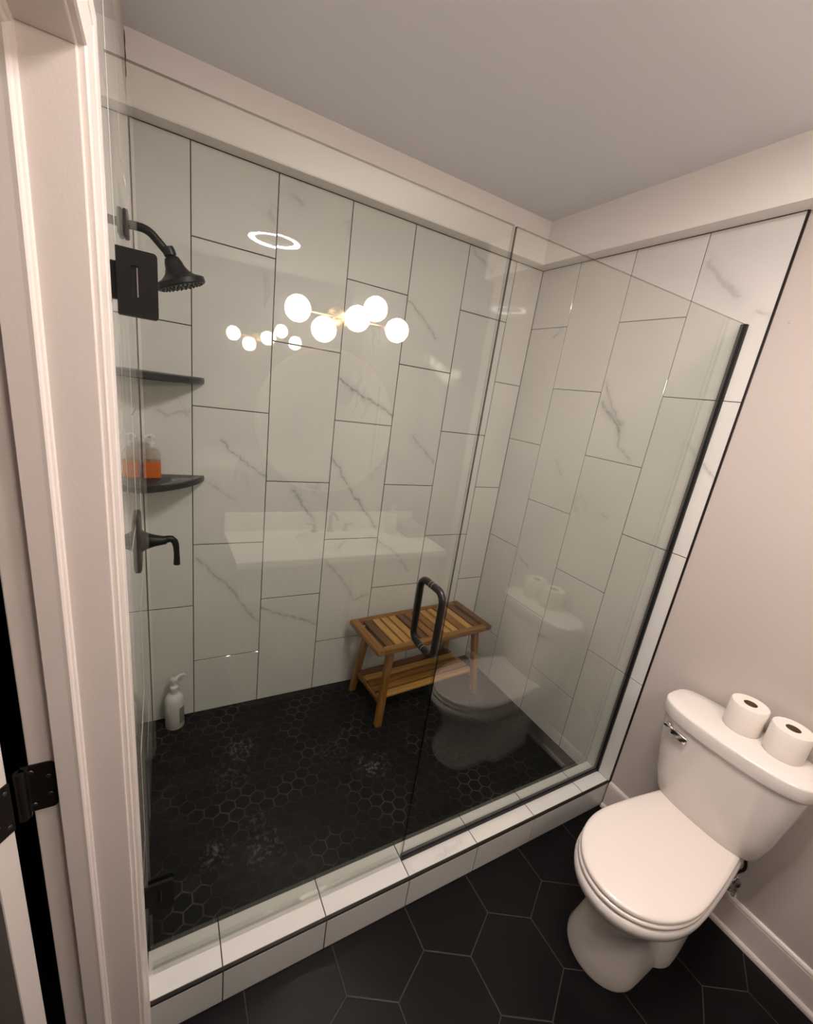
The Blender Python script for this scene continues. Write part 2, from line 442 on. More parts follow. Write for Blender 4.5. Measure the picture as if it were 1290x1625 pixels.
# right wall: tiled part, then painted part
CR = 0.260
bm = BM(); L = seedlayer(bm)
add_box(bm, (W + 0.0016, EDGE + 0.001, -0.05), (W + 0.12, 0.0016, CEIL + 0.05), mi=1)
lines = [0.0, CR, CR + T, CR + 2 * T, -EDGE]
tiles_on(bm, L, (W, 0, 0), (0, -1, 0), (0, 0, 1), (-1, 0, 0), list(zip(lines[:-1], lines[1:])), SF - 0.02, ZT, [ODD + 0.0, EVEN, ODD, EVEN], gap=0.0028)
struct('wall_right_tiled', bm, [M_TR, M_GROUT])
bm = BM()
add_box(bm, (W + 0.004, V - 0.1, -0.05), (W + 0.12, EDGE + 0.001, CEIL + 0.05))
for yy, zz, r in ((-1.232, 2.177, 0.006), (-1.202, 1.419, 0.004)):
    add_lathe(bm, [(r, 0.0), (r * 0.8, 0.0012), (r * 0.3, 0.0016)], (W + 0.0041, yy, zz), 12, (-1, 0, 0))
struct('wall_right', bm, M_WALL)
# left wall beside the shower (tiles), then painted stretch to the door, door head, far stretch
bm = BM(); L = seedlayer(bm)
add_box(bm, (-0.12, -1.165, -0.05), (-0.0016, 0.0016, CEIL + 0.05), mi=1)
lines = [0.0, 0.247, 0.247 + T, 0.247 + 2 * T, 1.165]
tiles_on(bm, L, (0, 0, 0), (0, -1, 0), (0, 0, 1), (1, 0, 0), list(zip(lines[:-1], lines[1:])), SF - 0.02, ZT, [EVEN, ODD, EVEN, ODD])
add_box(bm, (-0.01, -1.165, ZT + 0.001), (-0.0008, 0.0, CEIL + 0.02), mi=2)
struct('wall_left_tiled', bm, [M_TL, M_GROUT, M_WALL])
bm = BM()
add_box(bm, (-0.115, YJ + 0.018, -0.05), (-0.0008, -1.165, CEIL + 0.05))
add_box(bm, (-0.115, -2.045 - 0.018, 2.110), (-0.0008, YJ + 0.018, CEIL + 0.05))
add_box(bm, (-0.115, V - 0.1, -0.05), (-0.0008, -2.045 - 0.018, CEIL + 0.05))
struct('wall_left', bm, M_WALL)
bm = BM(); add_box(bm, (-0.12, V - 0.12, -0.05), (W + 0.12, V, CEIL + 0.05)); struct('wall_vanity', bm, M_DARKWALL)
bm = BM(); add_box(bm, (-0.12, V - 0.12, CEIL), (W + 0.12, 0.12, CEIL + 0.1)); struct('ceiling', bm, M_CEIL)
# soffit box along back and right walls
bm = BM()
SD, SR = 0.0747, 0.0776
pts = [(-0.0005, 0.001), (-0.0005, -SD), (W - SR, -SD), (W - SR, V), (W + 0.004, V), (W + 0.004, 0.001)]
add_loft(bm, [[Vector((x, y, z)) for x, y in pts] for z in (ZSOF, CEIL + 0.001)])
zc_ = [2.700, 2.675, 2.655, 2.640, 2.618, 2.598, 2.585]; wc_ = [0.0012, 0.0022, 0.0012, 0.0026, 0.0012, 0.0022, 0.0010]
add_loft(bm, [[Vector((-0.0004, -SD - 0.0004, z)), Vector((w, -SD - 0.0004, z)), Vector((w, -SD + 0.001, z)), Vector((-0.0004, -SD + 0.001, z))] for z, w in zip(zc_, wc_)], mi=1)
struct('ceiling_soffit', bm, [M_SOFFIT, M_SCHL])
# floors
bm = BM(); add_box(bm, (-0.12, V - 0.12, -0.1), (W + 0.12, CF, 0.0)); struct('floor', bm, M_FLOOR)
bm = BM(); add_box(bm, (-0.004, CB - 0.004, -0.1), (W + 0.004, 0.004, SF)); struct('floor_shower', bm, M_SFLOOR)
# curb
bm = BM(); L = seedlayer(bm)
add_box(bm, (0.0, CF + 0.0016, -0.05), (W, CB - 0.0016, ZC - 0.0016), mi=1)
CS = 0.1903
lines = [0.004] + [CS + i * T for i in range(6)] + [W - 0.001]
tiles_on(bm, L, (0, 0, ZC), (1, 0, 0), (0, 1, 0), (0, 0, 1), list(zip(lines[:-1], lines[1:])), CF + 0.009, CB, [0.3] * 7, gap=0.003, mi=0, tilt=0.0004)
tiles_on(bm, L, (0, CF, 0), (1, 0, 0), (0, 0, 1), (0, -1, 0), list(zip(lines[:-1], lines[1:])), 0.001, ZC - 0.008, [0.3] * 7, gap=0.003, mi=2, tilt=0.0004)
tiles_on(bm, L, (0, CB, 0), (1, 0, 0), (0, 0, 1), (0, 1, 0), list(zip(lines[:-1], lines[1:])), SF, ZC, [0.3] * 7, gap=0.003, mi=2, tilt=0.0004)
struct('shower_curb', bm, [M_TC, M_GROUT, M_TCF])
# black metal tile edgings
bm = BM(); add_box(bm, (0.004, CF - 0.0005, ZC - 0.0085), (W + 0.002, CF + 0.009, ZC + 0.0004), 0.0015, 1); struct('trim_1', bm, M_SCHL)
bm = BM(); add_box(bm, (W - 0.0012, EDGE - 0.0065, 0.0), (W + 0.006, EDGE + 0.0015, ZT), 0.001, 1); struct('trim_2', bm, M_SCHL)
bm = BM(); add_box(bm, (W - 0.0008, EDGE, ZT - 0.0005), (W + 0.004, 0.0, ZT + 0.0022)); add_box(bm, (0, -0.0008, ZT - 0.0005), (W, 0.004, ZT + 0.0015)); struct('trim_3', bm, M_GROUT)

# door opening: jamb + stop, casing each side, hall side
def casing_prof():   # (along y outward from the opening, out of the wall)
    return [(0, 0), (0, 0.007), (0.002, 0.0095), (0.006, 0.0105), (0.009, 0.0085), (0.012, 0.0078), (0.030, 0.0105), (0.038, 0.0125), (0.041, 0.0125), (0.043, 0.0145), (0.050, 0.0160), (0.0575, 0.0160), (0.0595, 0.0145), (0.060, 0.012), (0.060, 0)]
bm = BM()
prof = casing_prof(); Y0 = YJ + 0.005; YB = -2.045 - 0.005; ZH = 2.097
def casing_loop(bm, x, sx):
    rings = []
    for a, b in prof:
        rings.append([Vector((x + sx * b, Y0 + a, 0)), Vector((x + sx * b, Y0 + a, ZH + a)), Vector((x + sx * b, YB - a, ZH + a)), Vector((x + sx * b, YB - a, 0))])
    # rings: one polyline per profile point; skin between neighbours
    vr = [[bm.verts.new(p) for p in r] for r in rings]; n = len(vr)
    for i in range(n):
        a, b = vr[i], vr[(i + 1) % n]
        for k in range(3): bm.faces.new((a[k], a[k + 1], b[k + 1], b[k]))
    bm.faces.new([r[0] for r in vr]); bm.faces.new([r[3] for r in vr])
casing_loop(bm, -0.0008, 1); struct('trim_4', bm, M_TRIM, smooth=True, angle=35)
bm = BM()
for y0, y1 in ((YJ, YJ + 0.018), (-2.045 - 0.018, -2.045)): add_box(bm, (-0.131, y0, 0), (0.0, y1, 2.110), 0.002, 2)
add_box(bm, (-0.131, -2.045, 2.092), (0.0, YJ, 2.110), 0.002, 2)
sp = [(-0.094, 0.0), (-0.094, 0.0105), (-0.068, 0.0112), (-0.063, 0.0118), (-0.0605, 0.0100), (-0.0585, 0.0065), (-0.056, 0.0050), (-0.0545, 0.0)]
add_extrude(bm, sp, (0, YJ, 0), (0, YJ, 2.092), (1, 0, 0), (0, -1, 0))
add_extrude(bm, sp, (0, -2.045, 0), (0, -2.045, 2.092), (1, 0, 0), (0, 1, 0))
add_extrude(bm, sp, (0, -2.045, 2.092), (0, YJ, 2.092), (1, 0, 0), (0, 0, -1))
struct('trim_5', bm, M_TRIM)
bm = BM(); casing_loop(bm, -0.115, -1); struct('trim_6', bm, M_TRIM, smooth=True, angle=35)
# baseboards
def base_prof(): return [(0, 0), (0.0, 0.145), (0.004, 0.145), (0.008, 0.142), (0.012, 0.136), (0.0125, 0.128), (0.0135, 0.126), (0.0135, 0.020), (0.020, 0.019), (0.0245, 0.014), (0.026, 0.007), (0.026, 0)]
bm = BM(); add_extrude(bm, base_prof(), (W + 0.004, V, 0), (W + 0.004, EDGE - 0.007, 0), (-1, 0, 0), (0, 0, 1)); struct('baseboard_right', bm, M_TRIM)
bm = BM(); add_extrude(bm, base_prof(), (1.57, V, 0), (W - 0.03, V, 0), (0, 1, 0), (0, 0, 1)); struct('baseboard_vanity', bm, M_TRIM)
# hall beyond the door
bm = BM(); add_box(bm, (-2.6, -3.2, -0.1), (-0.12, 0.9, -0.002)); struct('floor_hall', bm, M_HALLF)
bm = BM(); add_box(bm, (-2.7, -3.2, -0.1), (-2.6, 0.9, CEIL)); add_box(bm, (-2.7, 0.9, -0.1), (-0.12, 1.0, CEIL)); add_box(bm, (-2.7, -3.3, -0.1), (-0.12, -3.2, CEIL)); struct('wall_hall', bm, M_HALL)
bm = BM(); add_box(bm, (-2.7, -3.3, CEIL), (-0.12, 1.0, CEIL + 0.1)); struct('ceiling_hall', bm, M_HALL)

# door leaf, swung out into the hall by 128 degrees
th = math.radians(128)
tdir = Vector((math.cos(th), -math.sin(th), 0)); ddir = Vector((-math.sin(th), -math.cos(th), 0))
P0 = Vector((-0.150, -1.308, 0.012))
door = None
bm = BM()
R = Matrix((ddir, tdir, Vector((0, 0, 1)))).transposed().to_4x4()
add_box(bm, (0, 0, 0), (0.755, 0.035, 2.07), 0.0015, 1)
for pz0, pz1 in ((0.25, 0.95), (1.1, 1.88)):
    for q0, q1 in ((0.11, 0.345), (0.41, 0.645)):
        add_box(bm, (q0, 0.034, pz0), (q1, 0.0365, pz1), 0.002, 1)
for v in bm.verts: v.co = R @ v.co + P0
door = struct('door_1', bm, M_DOOR)
# hinge between jamb and door edge
hz0, hz1 = 1.008, 1.105
bm = BM()
def plate(bm, o, ex, ey, w, h, t_, r=0.012, hole=None):
    """rounded plate in plane (ex, z): corners at far end rounded; thickness along ey"""
    o, ex, ey = Vector(o), Vector(ex), Vector(ey); z = Vector((0, 0, 1))
    p = [(0, 0)] + [(w - r + r * math.sin(a), r - r * math.cos(a)) for a in [i * math.pi / 8 for i in range(5)]] + [(w - r + r * math.cos(a), h - r + r * math.sin(a)) for a in [i * math.pi / 8 for i in range(5)]] + [(0, h)]
    add_loft(bm, [[o + ex * a + z * b + ey * d for a, b in p] for d in (0, t_)])
plate(bm, (-0.134, YJ - 0.0001, hz0), (1, 0, 0), (0, -1, 0), 0.037, hz1 - hz0, 0.0025, 0.008)
kp = Vector((-0.1405, -1.2935, 0))
e0 = P0 + Vector((0, 0, 0)) ; edir = tdir
plate(bm, Vector((P0.x, P0.y, hz0)) - ddir * 0.0001, edir, -ddir, 0.033, hz1 - hz0, 0.0025, 0.008)
add_lathe(bm, [(0.0072, 0), (0.0072, hz1 - hz0)], (kp.x, kp.y, hz0), 14)
add_box(bm, (-0.1405, YJ - 0.0135, hz0), (-0.131, YJ - 0.001, hz1))
w_ = (Vector((P0.x, P0.y, 0)) - kp)
hinge = obj('hinge', bm, M_BRONZE, door, smooth=True, angle=30); hinge['label'] = 'dark bronze hinge'
bm = BM()
for (dx, dz) in ((-0.128, 0.014), (-0.106, 0.03), (-0.106, 0.068), (-0.128, 0.083)):
    add_lathe(bm, [(0.0038, 0), (0.003, 0.0012)], (dx, YJ - 0.0026, hz0 + dz), 12, (0, -1, 0))
for (a, dz) in ((0.008, 0.014), (0.024, 0.03), (0.024, 0.068), (0.008, 0.083)):
    q = Vector((P0.x, P0.y, hz0 + dz)) + edir * a - ddir * 0.0026
    add_lathe(bm, [(0.0038, 0), (0.003, 0.0012)], q, 12, -ddir)
obj('screws', bm, M_SCREW, hinge)

# ------------------------------------------------------------------ shower glass
def pane(name, x0, x1, y0, y1, z0, z1, parent, edge=None):
    bm = BM(); add_box(bm, (x0, y0, z0), (x1, y1, z1))
    bmesh.ops.recalc_face_normals(bm, faces=bm.faces)
    for f in bm.faces: f.material_index = 0 if abs(f.normal.y) > 0.9 else ((2 if f.normal.z > 0 else 0) if abs(f.normal.z) > 0.9 else 1)
    return obj(name, bm, [M_GLASS, edge or M_GEDGE, M_GTOP], parent)
XD = 0.797
sd = thing('shower_door', 'frameless clear glass shower door hung on black wall hinges at the left', 'shower door', (0.40, G, ZC))
pane('glass_pane', 0.014, XD, G, G + 0.0080, ZC + 0.016, ZG, sd, M_GDOOR)
bm = BM(); add_extrude(bm, [(-0.003, 0.0), (0.0115, 0.0), (0.0125, 0.030), (0.0105, 0.030), (0.0095, 0.018), (0.0, 0.018), (-0.001, 0.030), (-0.0035, 0.030)], (0.018, G, ZC + 0.0008), (XD - 0.002, G, ZC + 0.0008), (0, 1, 0), (0, 0, 1))
o = obj('bottom_sweep', bm, M_VINYL, sd); o['label'] = 'clear plastic bottom sweep'
def glass_hinge(z0):
    bm = BM(); x0, x1, z1 = 0.0155, 0.0735, z0 + 0.10
    sx0, sx1, sz0, sz1 = 0.036, 0.046, z0 + 0.028, z0 + 0.076
    for y0, y1 in ((G - 0.008, G - 0.0005), (G + 0.010, G + 0.0175)):
        r = 0.006; ol = [(x0, z0)] + [(x1 - r + r * math.sin(a), z0 + r - r * math.cos(a)) for a in [i * math.pi / 8 for i in range(5)]] + [(x1 - r + r * math.cos(a), z1 - r + r * math.sin(a)) for a in [i * math.pi / 8 for i in range(5)]] + [(x0, z1)]
        il = []
        for (px_, pz_) in ol: il.append((min(max(px_, sx0), sx1) if px_ < x1 - r * 1.01 else sx1, sz0 if pz_ < (z0 + z1) / 2 else sz1))
        def rg(pl, y): return [Vector((p[0], y, p[1])) for p in pl]
        add_loft(bm, [rg(il, y1), rg(ol, y1), rg(ol, y0), rg(il, y0), rg(il, y1)], False, False)
        bmesh.ops.remove_doubles(bm, verts=bm.verts, dist=1e-6)
    add_box(bm, (0.0005, G - 0.004, z0 + 0.022), (0.03, G + 0.013, z0 + 0.078), 0.001, 1)
    add_box(bm, (0.0002, G - 0.022, z0 + 0.018), (0.006, G + 0.03, z0 + 0.082), 0.001, 1)
    o = obj('hinge', bm, M_BLACK, sd); o['label'] = 'square matte black glass hinge'
    bm = BM(); add_box(bm, (sx1 - 0.0026, G - 0.0062, sz0 + 0.002), (sx1 - 0.0008, G - 0.0046, sz1 - 0.002)); p_ = obj('pivot_pin', bm, M_STEEL, o); p_['label'] = 'steel pivot strip'
    bm = BM(); add_box(bm, (sx0, G - 0.0045, sz0), (sx1, G - 0.0006, sz1)); obj('slot_block', bm, M_RUBBER, o)
glass_hinge(1.830); glass_hinge(0.392)
# back to back pull handle
hx, hz_0, hz_1, ho, rc = 0.740, 1.055, 1.260, 0.060, 0.030
gm = G + 0.0048; pts = []
for cy_, cz_, a0 in ((-1, 1, math.pi / 2), (-1, -1, math.pi), (1, -1, 1.5 * math.pi), (1, 1, 0)):
    pts += arc((hx, gm + cy_ * (ho - rc), (hz_1 - rc) if cz_ > 0 else (hz_0 + rc)), (0, 1, 0), (0, 0, 1), rc, a0, a0 + math.pi / 2, 8)
bm = BM(); add_tube(bm, pts, 0.0108, 16, True)
hd = obj('handle', bm, M_BRONZE, sd, smooth=True); hd['label'] = 'dark bronze looped pull handle'
for zz in (hz_0, hz_1):
    for yy, nn in ((G - 0.0045, -1), (G + 0.0080, 1)):
        bm = BM(); add_lathe(bm, [(0.0112, 0), (0.0112, 0.0018)], (hx, yy + 0.001, zz), 20, (0, 1, 0)); obj('washer', bm, M_STEEL, hd, smooth=True, angle=40)
# fixed panel
sp_ = thing('shower_glass_panel', 'fixed clear glass panel in black channels between glass door and right wall', 'glass panel', (1.36, G, ZC))
pane('glass_pane', 0.8045, W - 0.006, G, G + 0.0080, ZC + 0.004, ZG, sp_)
def chan(name, lo, hi):
    bm = BM(); add_box(bm, lo, hi, 0.0012, 1); o = obj(name, bm, M_RUBBER, sp_); o['label'] = 'black ' + name.replace('_', ' ')
chan('wall_channel', (W - 0.014, G - 0.0065, ZC + 0.001), (W - 0.0005, G + 0.016, ZG))
chan('sill_channel', (0.805, G - 0.004, ZC + 0.0005), (W - 0.0145, G + 0.0135, ZC + 0.019))

# ------------------------------------------------------------------ shower fittings on the left wall
YS = -0.555
sh = thing('overhead_shower', 'matte black shower head on bent arm from left shower wall', 'shower head', (0.0, YS, 2.08))
bm = BM(); add_box(bm, (0.0002, YS - 0.030, 2.05), (0.012, YS + 0.030, 2.110), 0.004, 2); obj('flange', bm, M_BLACK, sh, smooth=True, angle=40)
armp = [Vector((0.008, YS, 2.082)), Vector((0.03, YS, 2.083))] + [Vector((0.035 + 0.045 * math.sin(a), YS, 2.083 - 0.045 * (1 - math.cos(a)))) for a in [math.radians(8 * i) for i in range(1, 7)]]
d_ = (armp[-1] - armp[-2]).normalized(); armp.append(armp[-1] + d_ * 0.05)
bm = BM(); add_tube(bm, armp, 0.0105, 16); obj('arm', bm, M_BLACK, sh, smooth=True, angle=50)
tip = armp[-1]; ax = Vector((0.36, 0, -0.93)).normalized()
bm = BM(); add_lathe(bm, [(0.014, -0.018), (0.0155, -0.010), (0.0155, 0.002), (0.012, 0.004), (0.018, 0.008), (0.0225, 0.020), (0.0245, 0.030), (0.031, 0.042), (0.043, 0.053), (0.058, 0.059), (0.063, 0.062), (0.063, 0.074), (0.060, 0.077)], tip - ax * 0.004, 40, ax)
hdd = obj('spray_head', bm, M_BLACK, sh, smooth=True, angle=40)
bm = BM()
fc = tip + ax * 0.073; e1 = Vector((0, 1, 0)); e2 = ax.cross(e1)
for r_, n_ in ((0.052, 28), (0.040, 20), (0.027, 14), (0.013, 7)):
    for i in range(n_):
        a = 2 * math.pi * i / n_; add_lathe(bm, [(0.0022, 0), (0.0016, 0.003)], fc + (e1 * math.cos(a) + e2 * math.sin(a)) * r_, 6, ax)
obj('nozzles', bm, M_RUBBER, hdd)

ZV = 1.225
sv = thing('shower_valve', 'matte black shower valve lever below corner shelves on left shower wall', 'shower valve', (0.0, YS, ZV))
bm = BM()
def rrect(cy_, cz_, hw, hh, r, x, n=6):
    out = []
    for sy, sz, a0 in ((1, 1, 0), (-1, 1, math.pi / 2), (-1, -1, math.pi), (1, -1, 1.5 * math.pi)):
        for i in range(n + 1):
            a = a0 + math.pi / 2 * i / n; out.append(Vector((x, cy_ + sy * (hw - r) + r * math.cos(a), cz_ + sz * (hh - r) + r * math.sin(a))))
    return out
add_loft(bm, [rrect(YS, ZV, 0.072, 0.088, 0.03, 0.0002), rrect(YS, ZV, 0.072, 0.088, 0.03, 0.006), rrect(YS, ZV, 0.066, 0.082, 0.028, 0.010)])
obj('escutcheon', bm, M_BLACK, sv, smooth=True, angle=40)
bm = BM(); add_lathe(bm, [(0.036, 0.009), (0.033, 0.014), (0.025, 0.028), (0.019, 0.045), (0.0155, 0.062), (0.0125, 0.078)], (0, YS, ZV), 28, (1, 0, 0)); obj('hub', bm, M_BLACK, sv, smooth=True, angle=60)
lp = [Vector((0.070, YS, ZV + 0.001)), Vector((0.082, YS, ZV + 0.004)), Vector((0.092, YS, ZV + 0.004)), Vector((0.100, YS, ZV - 0.004)), Vector((0.104, YS, ZV - 0.018)), Vector((0.1055, YS, ZV - 0.04)), Vector((0.106, YS, ZV - 0.062)), Vector((0.1055, YS, ZV - 0.085))]
bm = BM(); add_tube(bm, lp, [0.012, 0.0115, 0.011, 0.0105, 0.0095, 0.0085, 0.009, 0.010], 14); obj('lever', bm, M_BLACK, sv, smooth=True, angle=60)

def corner_shelf(ztop, label):
    bm = BM(); R_ = 0.228; n = 20
    def ring(z, r):
        out = [Vector((0.0006, -0.0006, z)), ]
        for i in range(n + 1):
            a = math.pi / 2 * i / n
            k = r * (1.0 - 0.13 * math.sin(2 * a) ** 1.0)
            out.append(Vector((0.0006 + k * math.cos(a), -0.0006 - k * math.sin(a), z)))
        return out
    add_loft(bm, [ring(ztop - 0.026, R_ - 0.004), ring(ztop - 0.022, R_), ring(ztop - 0.004, R_), ring(ztop, R_ - 0.005)])
    return tag(obj('corner_shelf', bm, M_SHELF, smooth=True, angle=40), label, 'shelf', 'corner shelves in the shower')
corner_shelf(1.722, 'empty upper black corner shelf beside shower head')
corner_shelf(1.316, 'lower black corner shelf holding amber soap bottle')

def pump(bm, c, z, s, mi=0, ang=0.0):
    c = Vector(c); e = Vector((math.cos(ang), math.sin(ang), 0)); f = Vector((-e.y, e.x, 0))
    add_lathe(bm, [(0.011 * s, 0), (0.0125 * s, 0.002 * s), (0.0125 * s, 0.016 * s), (0.007 * s, 0.020 * s), (0.0045 * s, 0.021 * s), (0.0045 * s, 0.034 * s), (0.0105 * s, 0.036 * s), (0.0115 * s, 0.046 * s), (0.008 * s, 0.050 * s)], (c.x, c.y, z), 18, mi=mi)
    p0 = Vector((c.x, c.y, z + 0.044 * s))
    add_tube(bm, [p0, p0 + e * 0.018 * s + Vector((0, 0, 0.004 * s)), p0 + e * 0.033 * s + Vector((0, 0, 0.002 * s)), p0 + e * 0.040 * s - Vector((0, 0, 0.006 * s))], [0.006 * s, 0.0055 * s, 0.0045 * s, 0.0035 * s], 10, mi=mi)

# amber soap on lower shelf
bx, by, bz = 0.036, -0.060, 1.3162
ab = thing('soap_bottle', 'square clear pump bottle of amber soap on lower corner shelf', 'soap bottle', (bx, by, bz))
def sq(z, h, r): return [Vector((p.y, p.z, z)) for p in rrect(bx, by, h, h, r, 0)]
bm = BM(); add_loft(bm, [sq(bz + 0.0001, 0.027, 0.008), sq(bz + 0.003, 0.030, 0.009), sq(bz + 0.066, 0.030, 0.009)]); o = obj('liquid', bm, M_AMBER, ab, smooth=True, angle=40); o['label'] = 'amber liquid'
bm = BM(); add_loft(bm, [sq(bz + 0.0665, 0.030, 0.009), sq(bz + 0.098, 0.030, 0.009), sq(bz + 0.112, 0.022, 0.012), sq(bz + 0.120, 0.013, 0.012)]); o = obj('bottle', bm, M_CLEARP, ab, smooth=True, angle=40); o['label'] = 'clear empty upper bottle'
bm = BM(); pump(bm, (bx, by), bz + 0.120, 1.0, ang=-2.2); o = obj('pump', bm, M_PLAST, ab, smooth=True, angle=40); o['label'] = 'white pump'
# white lotion bottle on shower floor
lx, ly, lz = 0.095, -0.062, SF
lb = thing('lotion_bottle', 'white round pump bottle on black shower floor in left corner', 'pump bottle', (lx, ly, lz))
bm = BM(); add_lathe(bm, [(0.038, 0.0003), (0.0415, 0.004), (0.0415, 0.150), (0.040, 0.163), (0.034, 0.176), (0.024, 0.184), (0.0165, 0.188), (0.0165, 0.200)], (lx, ly, lz), 36); obj('bottle', bm, M_PLAST, lb, smooth=True, angle=50)
bm = BM()
rings = []
for zz in (0.030, 0.120):
    rings.append([Vector((lx + 0.0418 * math.cos(a), ly + 0.0418 * math.sin(a), lz + zz)) for a in [math.radians(-62 + 7 * i) for i in range(12)]])
add_loft(bm, rings, False, False, False); 
o = obj('label_print', bm, M_LABEL, lb, smooth=True); o['label'] = 'grey printed label'
bm = BM(); pump(bm, (lx, ly), lz + 0.200, 1.45, ang=0.6); obj('pump', bm, M_PLAST, lb, smooth=True, angle=40)

# ------------------------------------------------------------------ teak bench
BC = Vector((1.3525, -0.219, SF)); BA = math.radians(4.2)
bench = thing('shower_bench', 'slatted teak bench with lower shelf in right shower corner', 'bench', BC)
bench.rotation_euler.z = BA
def bpart(name, bm, al, kind, sm=True):
    me_o = obj(name, bm, WOODS[al][kind], None, smooth=sm, angle=40)
    me_o.parent = bench
    return me_o
BL, BD, BH = 0.77, 0.335, 0.470
for sx in (-1, 1):
    bm = BM(); x = sx * (BL / 2 - 0.022); add_box(bm, (x - 0.022, -BD / 2, BH - 0.030), (x + 0.022, BD / 2, BH), 0.006, 2); bpart('end_rail', bm, 'y', 1 if sx < 0 else 2)
for sy in (-1, 1):
    bm = BM(); y = sy * (BD / 2 - 0.019); add_box(bm, (-BL / 2 + 0.044, y - 0.018, BH - 0.032), (BL / 2 - 0.044, y + 0.018, BH - 0.001), 0.004, 2); bpart('side_rail', bm, 'x', 1)
NS = 12; x0 = -BL / 2 + 0.062; pitch = (BL - 0.124) / NS
kinds = [2, 0, 0, 0, 2, 1, 1, 0, 0, 1, 0, 2]
for i in range(NS):
    xc = x0 + pitch * (i + 0.5); bm = BM()
    add_box(bm, (xc - pitch * 0.40, -BD / 2 + 0.036, BH - 0.018), (xc + pitch * 0.40, BD / 2 - 0.036, BH - 0.003), 0.003, 2); bpart('slat', bm, 'y', kinds[i])
LEGX = {-1: (-0.283, -0.326), 1: (0.300, 0.354)}   # top, foot
for sx in (-1, 1):
    for sy in (-1, 1):
        bm = BM(); w = 0.018
        yb, yt = sy * (BD / 2 - 0.010), sy * (BD / 2 - 0.050)
        rings = []
        for k in (0.0, 0.5, 1.0):
            xc = LEGX[sx][1] + (LEGX[sx][0] - LEGX[sx][1]) * k; yc = yb + (yt - yb) * k; zc = 0.0003 + (BH - 0.030) * k; ww = w * (0.92 + 0.1 * k)
            rings.append([Vector((xc + a * ww, yc + b * ww, zc)) for a, b in ((-1, -0.8), (-0.8, -1), (0.8, -1), (1, -0.8), (1, 0.8), (0.8, 1), (-0.8, 1), (-1, 0.8))])
        add_loft(bm, rings); bpart('leg', bm, 'z', 1)
    bm = BM(); xc = LEGX[sx][0]; add_box(bm, (xc - 0.012, -BD / 2 + 0.05, BH - 0.075), (xc + 0.012, BD / 2 - 0.05, BH - 0.031), 0.003, 1); bpart('apron', bm, 'y', 1)
    bm = BM(); xc = LEGX[sx][1] * 0.94; add_box(bm, (xc - 0.012, -BD / 2 + 0.030, 0.105), (xc + 0.012, BD / 2 - 0.030, 0.132), 0.003, 1); bpart('shelf_rail', bm, 'y', 1)
for i, yy in enumerate((-0.105, -0.052, 0.0, 0.052, 0.105)):
    bm = BM(); add_box(bm, (-0.310, yy - 0.020, 0.1325), (0.342, yy + 0.020, 0.148), 0.003, 2); bpart('shelf_slat', bm, 'x', (0, 1, 1, 0, 2)[i])

# ------------------------------------------------------------------ toilet (u = distance from right wall, v = sideways)
TY = -1.575
toilet = thing('toilet', 'white two-piece toilet against the right wall beside the shower curb', 'toilet', (W - 0.35, TY, 0))
def U(u, v, z): return Vector((W - u, TY + v, z))
def egg(ub, uf, u0, b, bb, z, n=28):
    """D outline: flat back at ub (half width bb), widest b at u0, round front to uf"""
    pts = []
    for i in range(n + 1):
        a = -math.pi / 2 + math.pi * i / n
        pts.append((u0 + (uf - u0) * math.cos(a) ** 0.95 if math.cos(a) > 0 else u0, b * math.sin(a)))
    m_ = 10
    for i in range(1, m_ + 1):
        k = i / m_; e = k ** 1.4; pts.append((u0 + (ub - u0) * k, b + (bb - b) * e))
    for i in range(m_, 0, -1):
        k = i / m_; e = k ** 1.4; pts.append((u0 + (ub - u0) * k, -(b + (bb - b) * e)))
    return [U(u, v, z) for u, v in pts]
bm = BM()
add_loft(bm, [egg(0.15, 0.632, 0.515, 0.120, 0.100, 0.0002), egg(0.15, 0.635, 0.515, 0.122, 0.100, 0.018), egg(0.15, 0.626, 0.505, 0.114, 0.095, 0.06), egg(0.14, 0.612, 0.48, 0.105, 0.09, 0.12), egg(0.12, 0.610, 0.46, 0.104, 0.09, 0.18), egg(0.09, 0.626, 0.45, 0.118, 0.10, 0.235), egg(0.07, 0.655, 0.44, 0.145, 0.11, 0.285), egg(0.06, 0.688, 0.45, 0.170, 0.125, 0.322), egg(0.055, 0.708, 0.455, 0.184, 0.135, 0.346), egg(0.055, 0.712, 0.455, 0.187, 0.138, 0.366), egg(0.056, 0.708, 0.455, 0.184, 0.136, 0.381), egg(0.06, 0.700, 0.455, 0.178, 0.13, 0.387)])
add_loft(bm, [egg(0.10, 0.44, 0.33, 0.138, 0.10, 0.0002), egg(0.10, 0.44, 0.33, 0.139, 0.10, 0.03), egg(0.10, 0.43, 0.32, 0.130, 0.10, 0.10), egg(0.10, 0.41, 0.30, 0.112, 0.09, 0.18), egg(0.10, 0.38, 0.28, 0.085, 0.07, 0.25)])
obj('bowl', bm, M_PORC, toilet, smooth=True, angle=60)
bm = BM()
add_loft(bm, [egg(0.16, 0.700, 0.46, 0.178, 0.140, 0.3885), egg(0.155, 0.704, 0.46, 0.182, 0.143, 0.392), egg(0.155, 0.704, 0.46, 0.182, 0.143, 0.401), egg(0.16, 0.700, 0.46, 0.178, 0.140, 0.405)])
obj('seat', bm, M_SEAT, toilet, smooth=True, angle=50)
bm = BM()
add_loft(bm, [egg(0.135, 0.694, 0.455, 0.176, 0.138, 0.4085), egg(0.130, 0.699, 0.455, 0.181, 0.141, 0.412), egg(0.130, 0.699, 0.455, 0.181, 0.141, 0.420), egg(0.132, 0.695, 0.455, 0.178, 0.139, 0.4245), egg(0.145, 0.680, 0.455, 0.165, 0.130, 0.427), egg(0.2, 0.60, 0.45, 0.10, 0.08, 0.4285)])
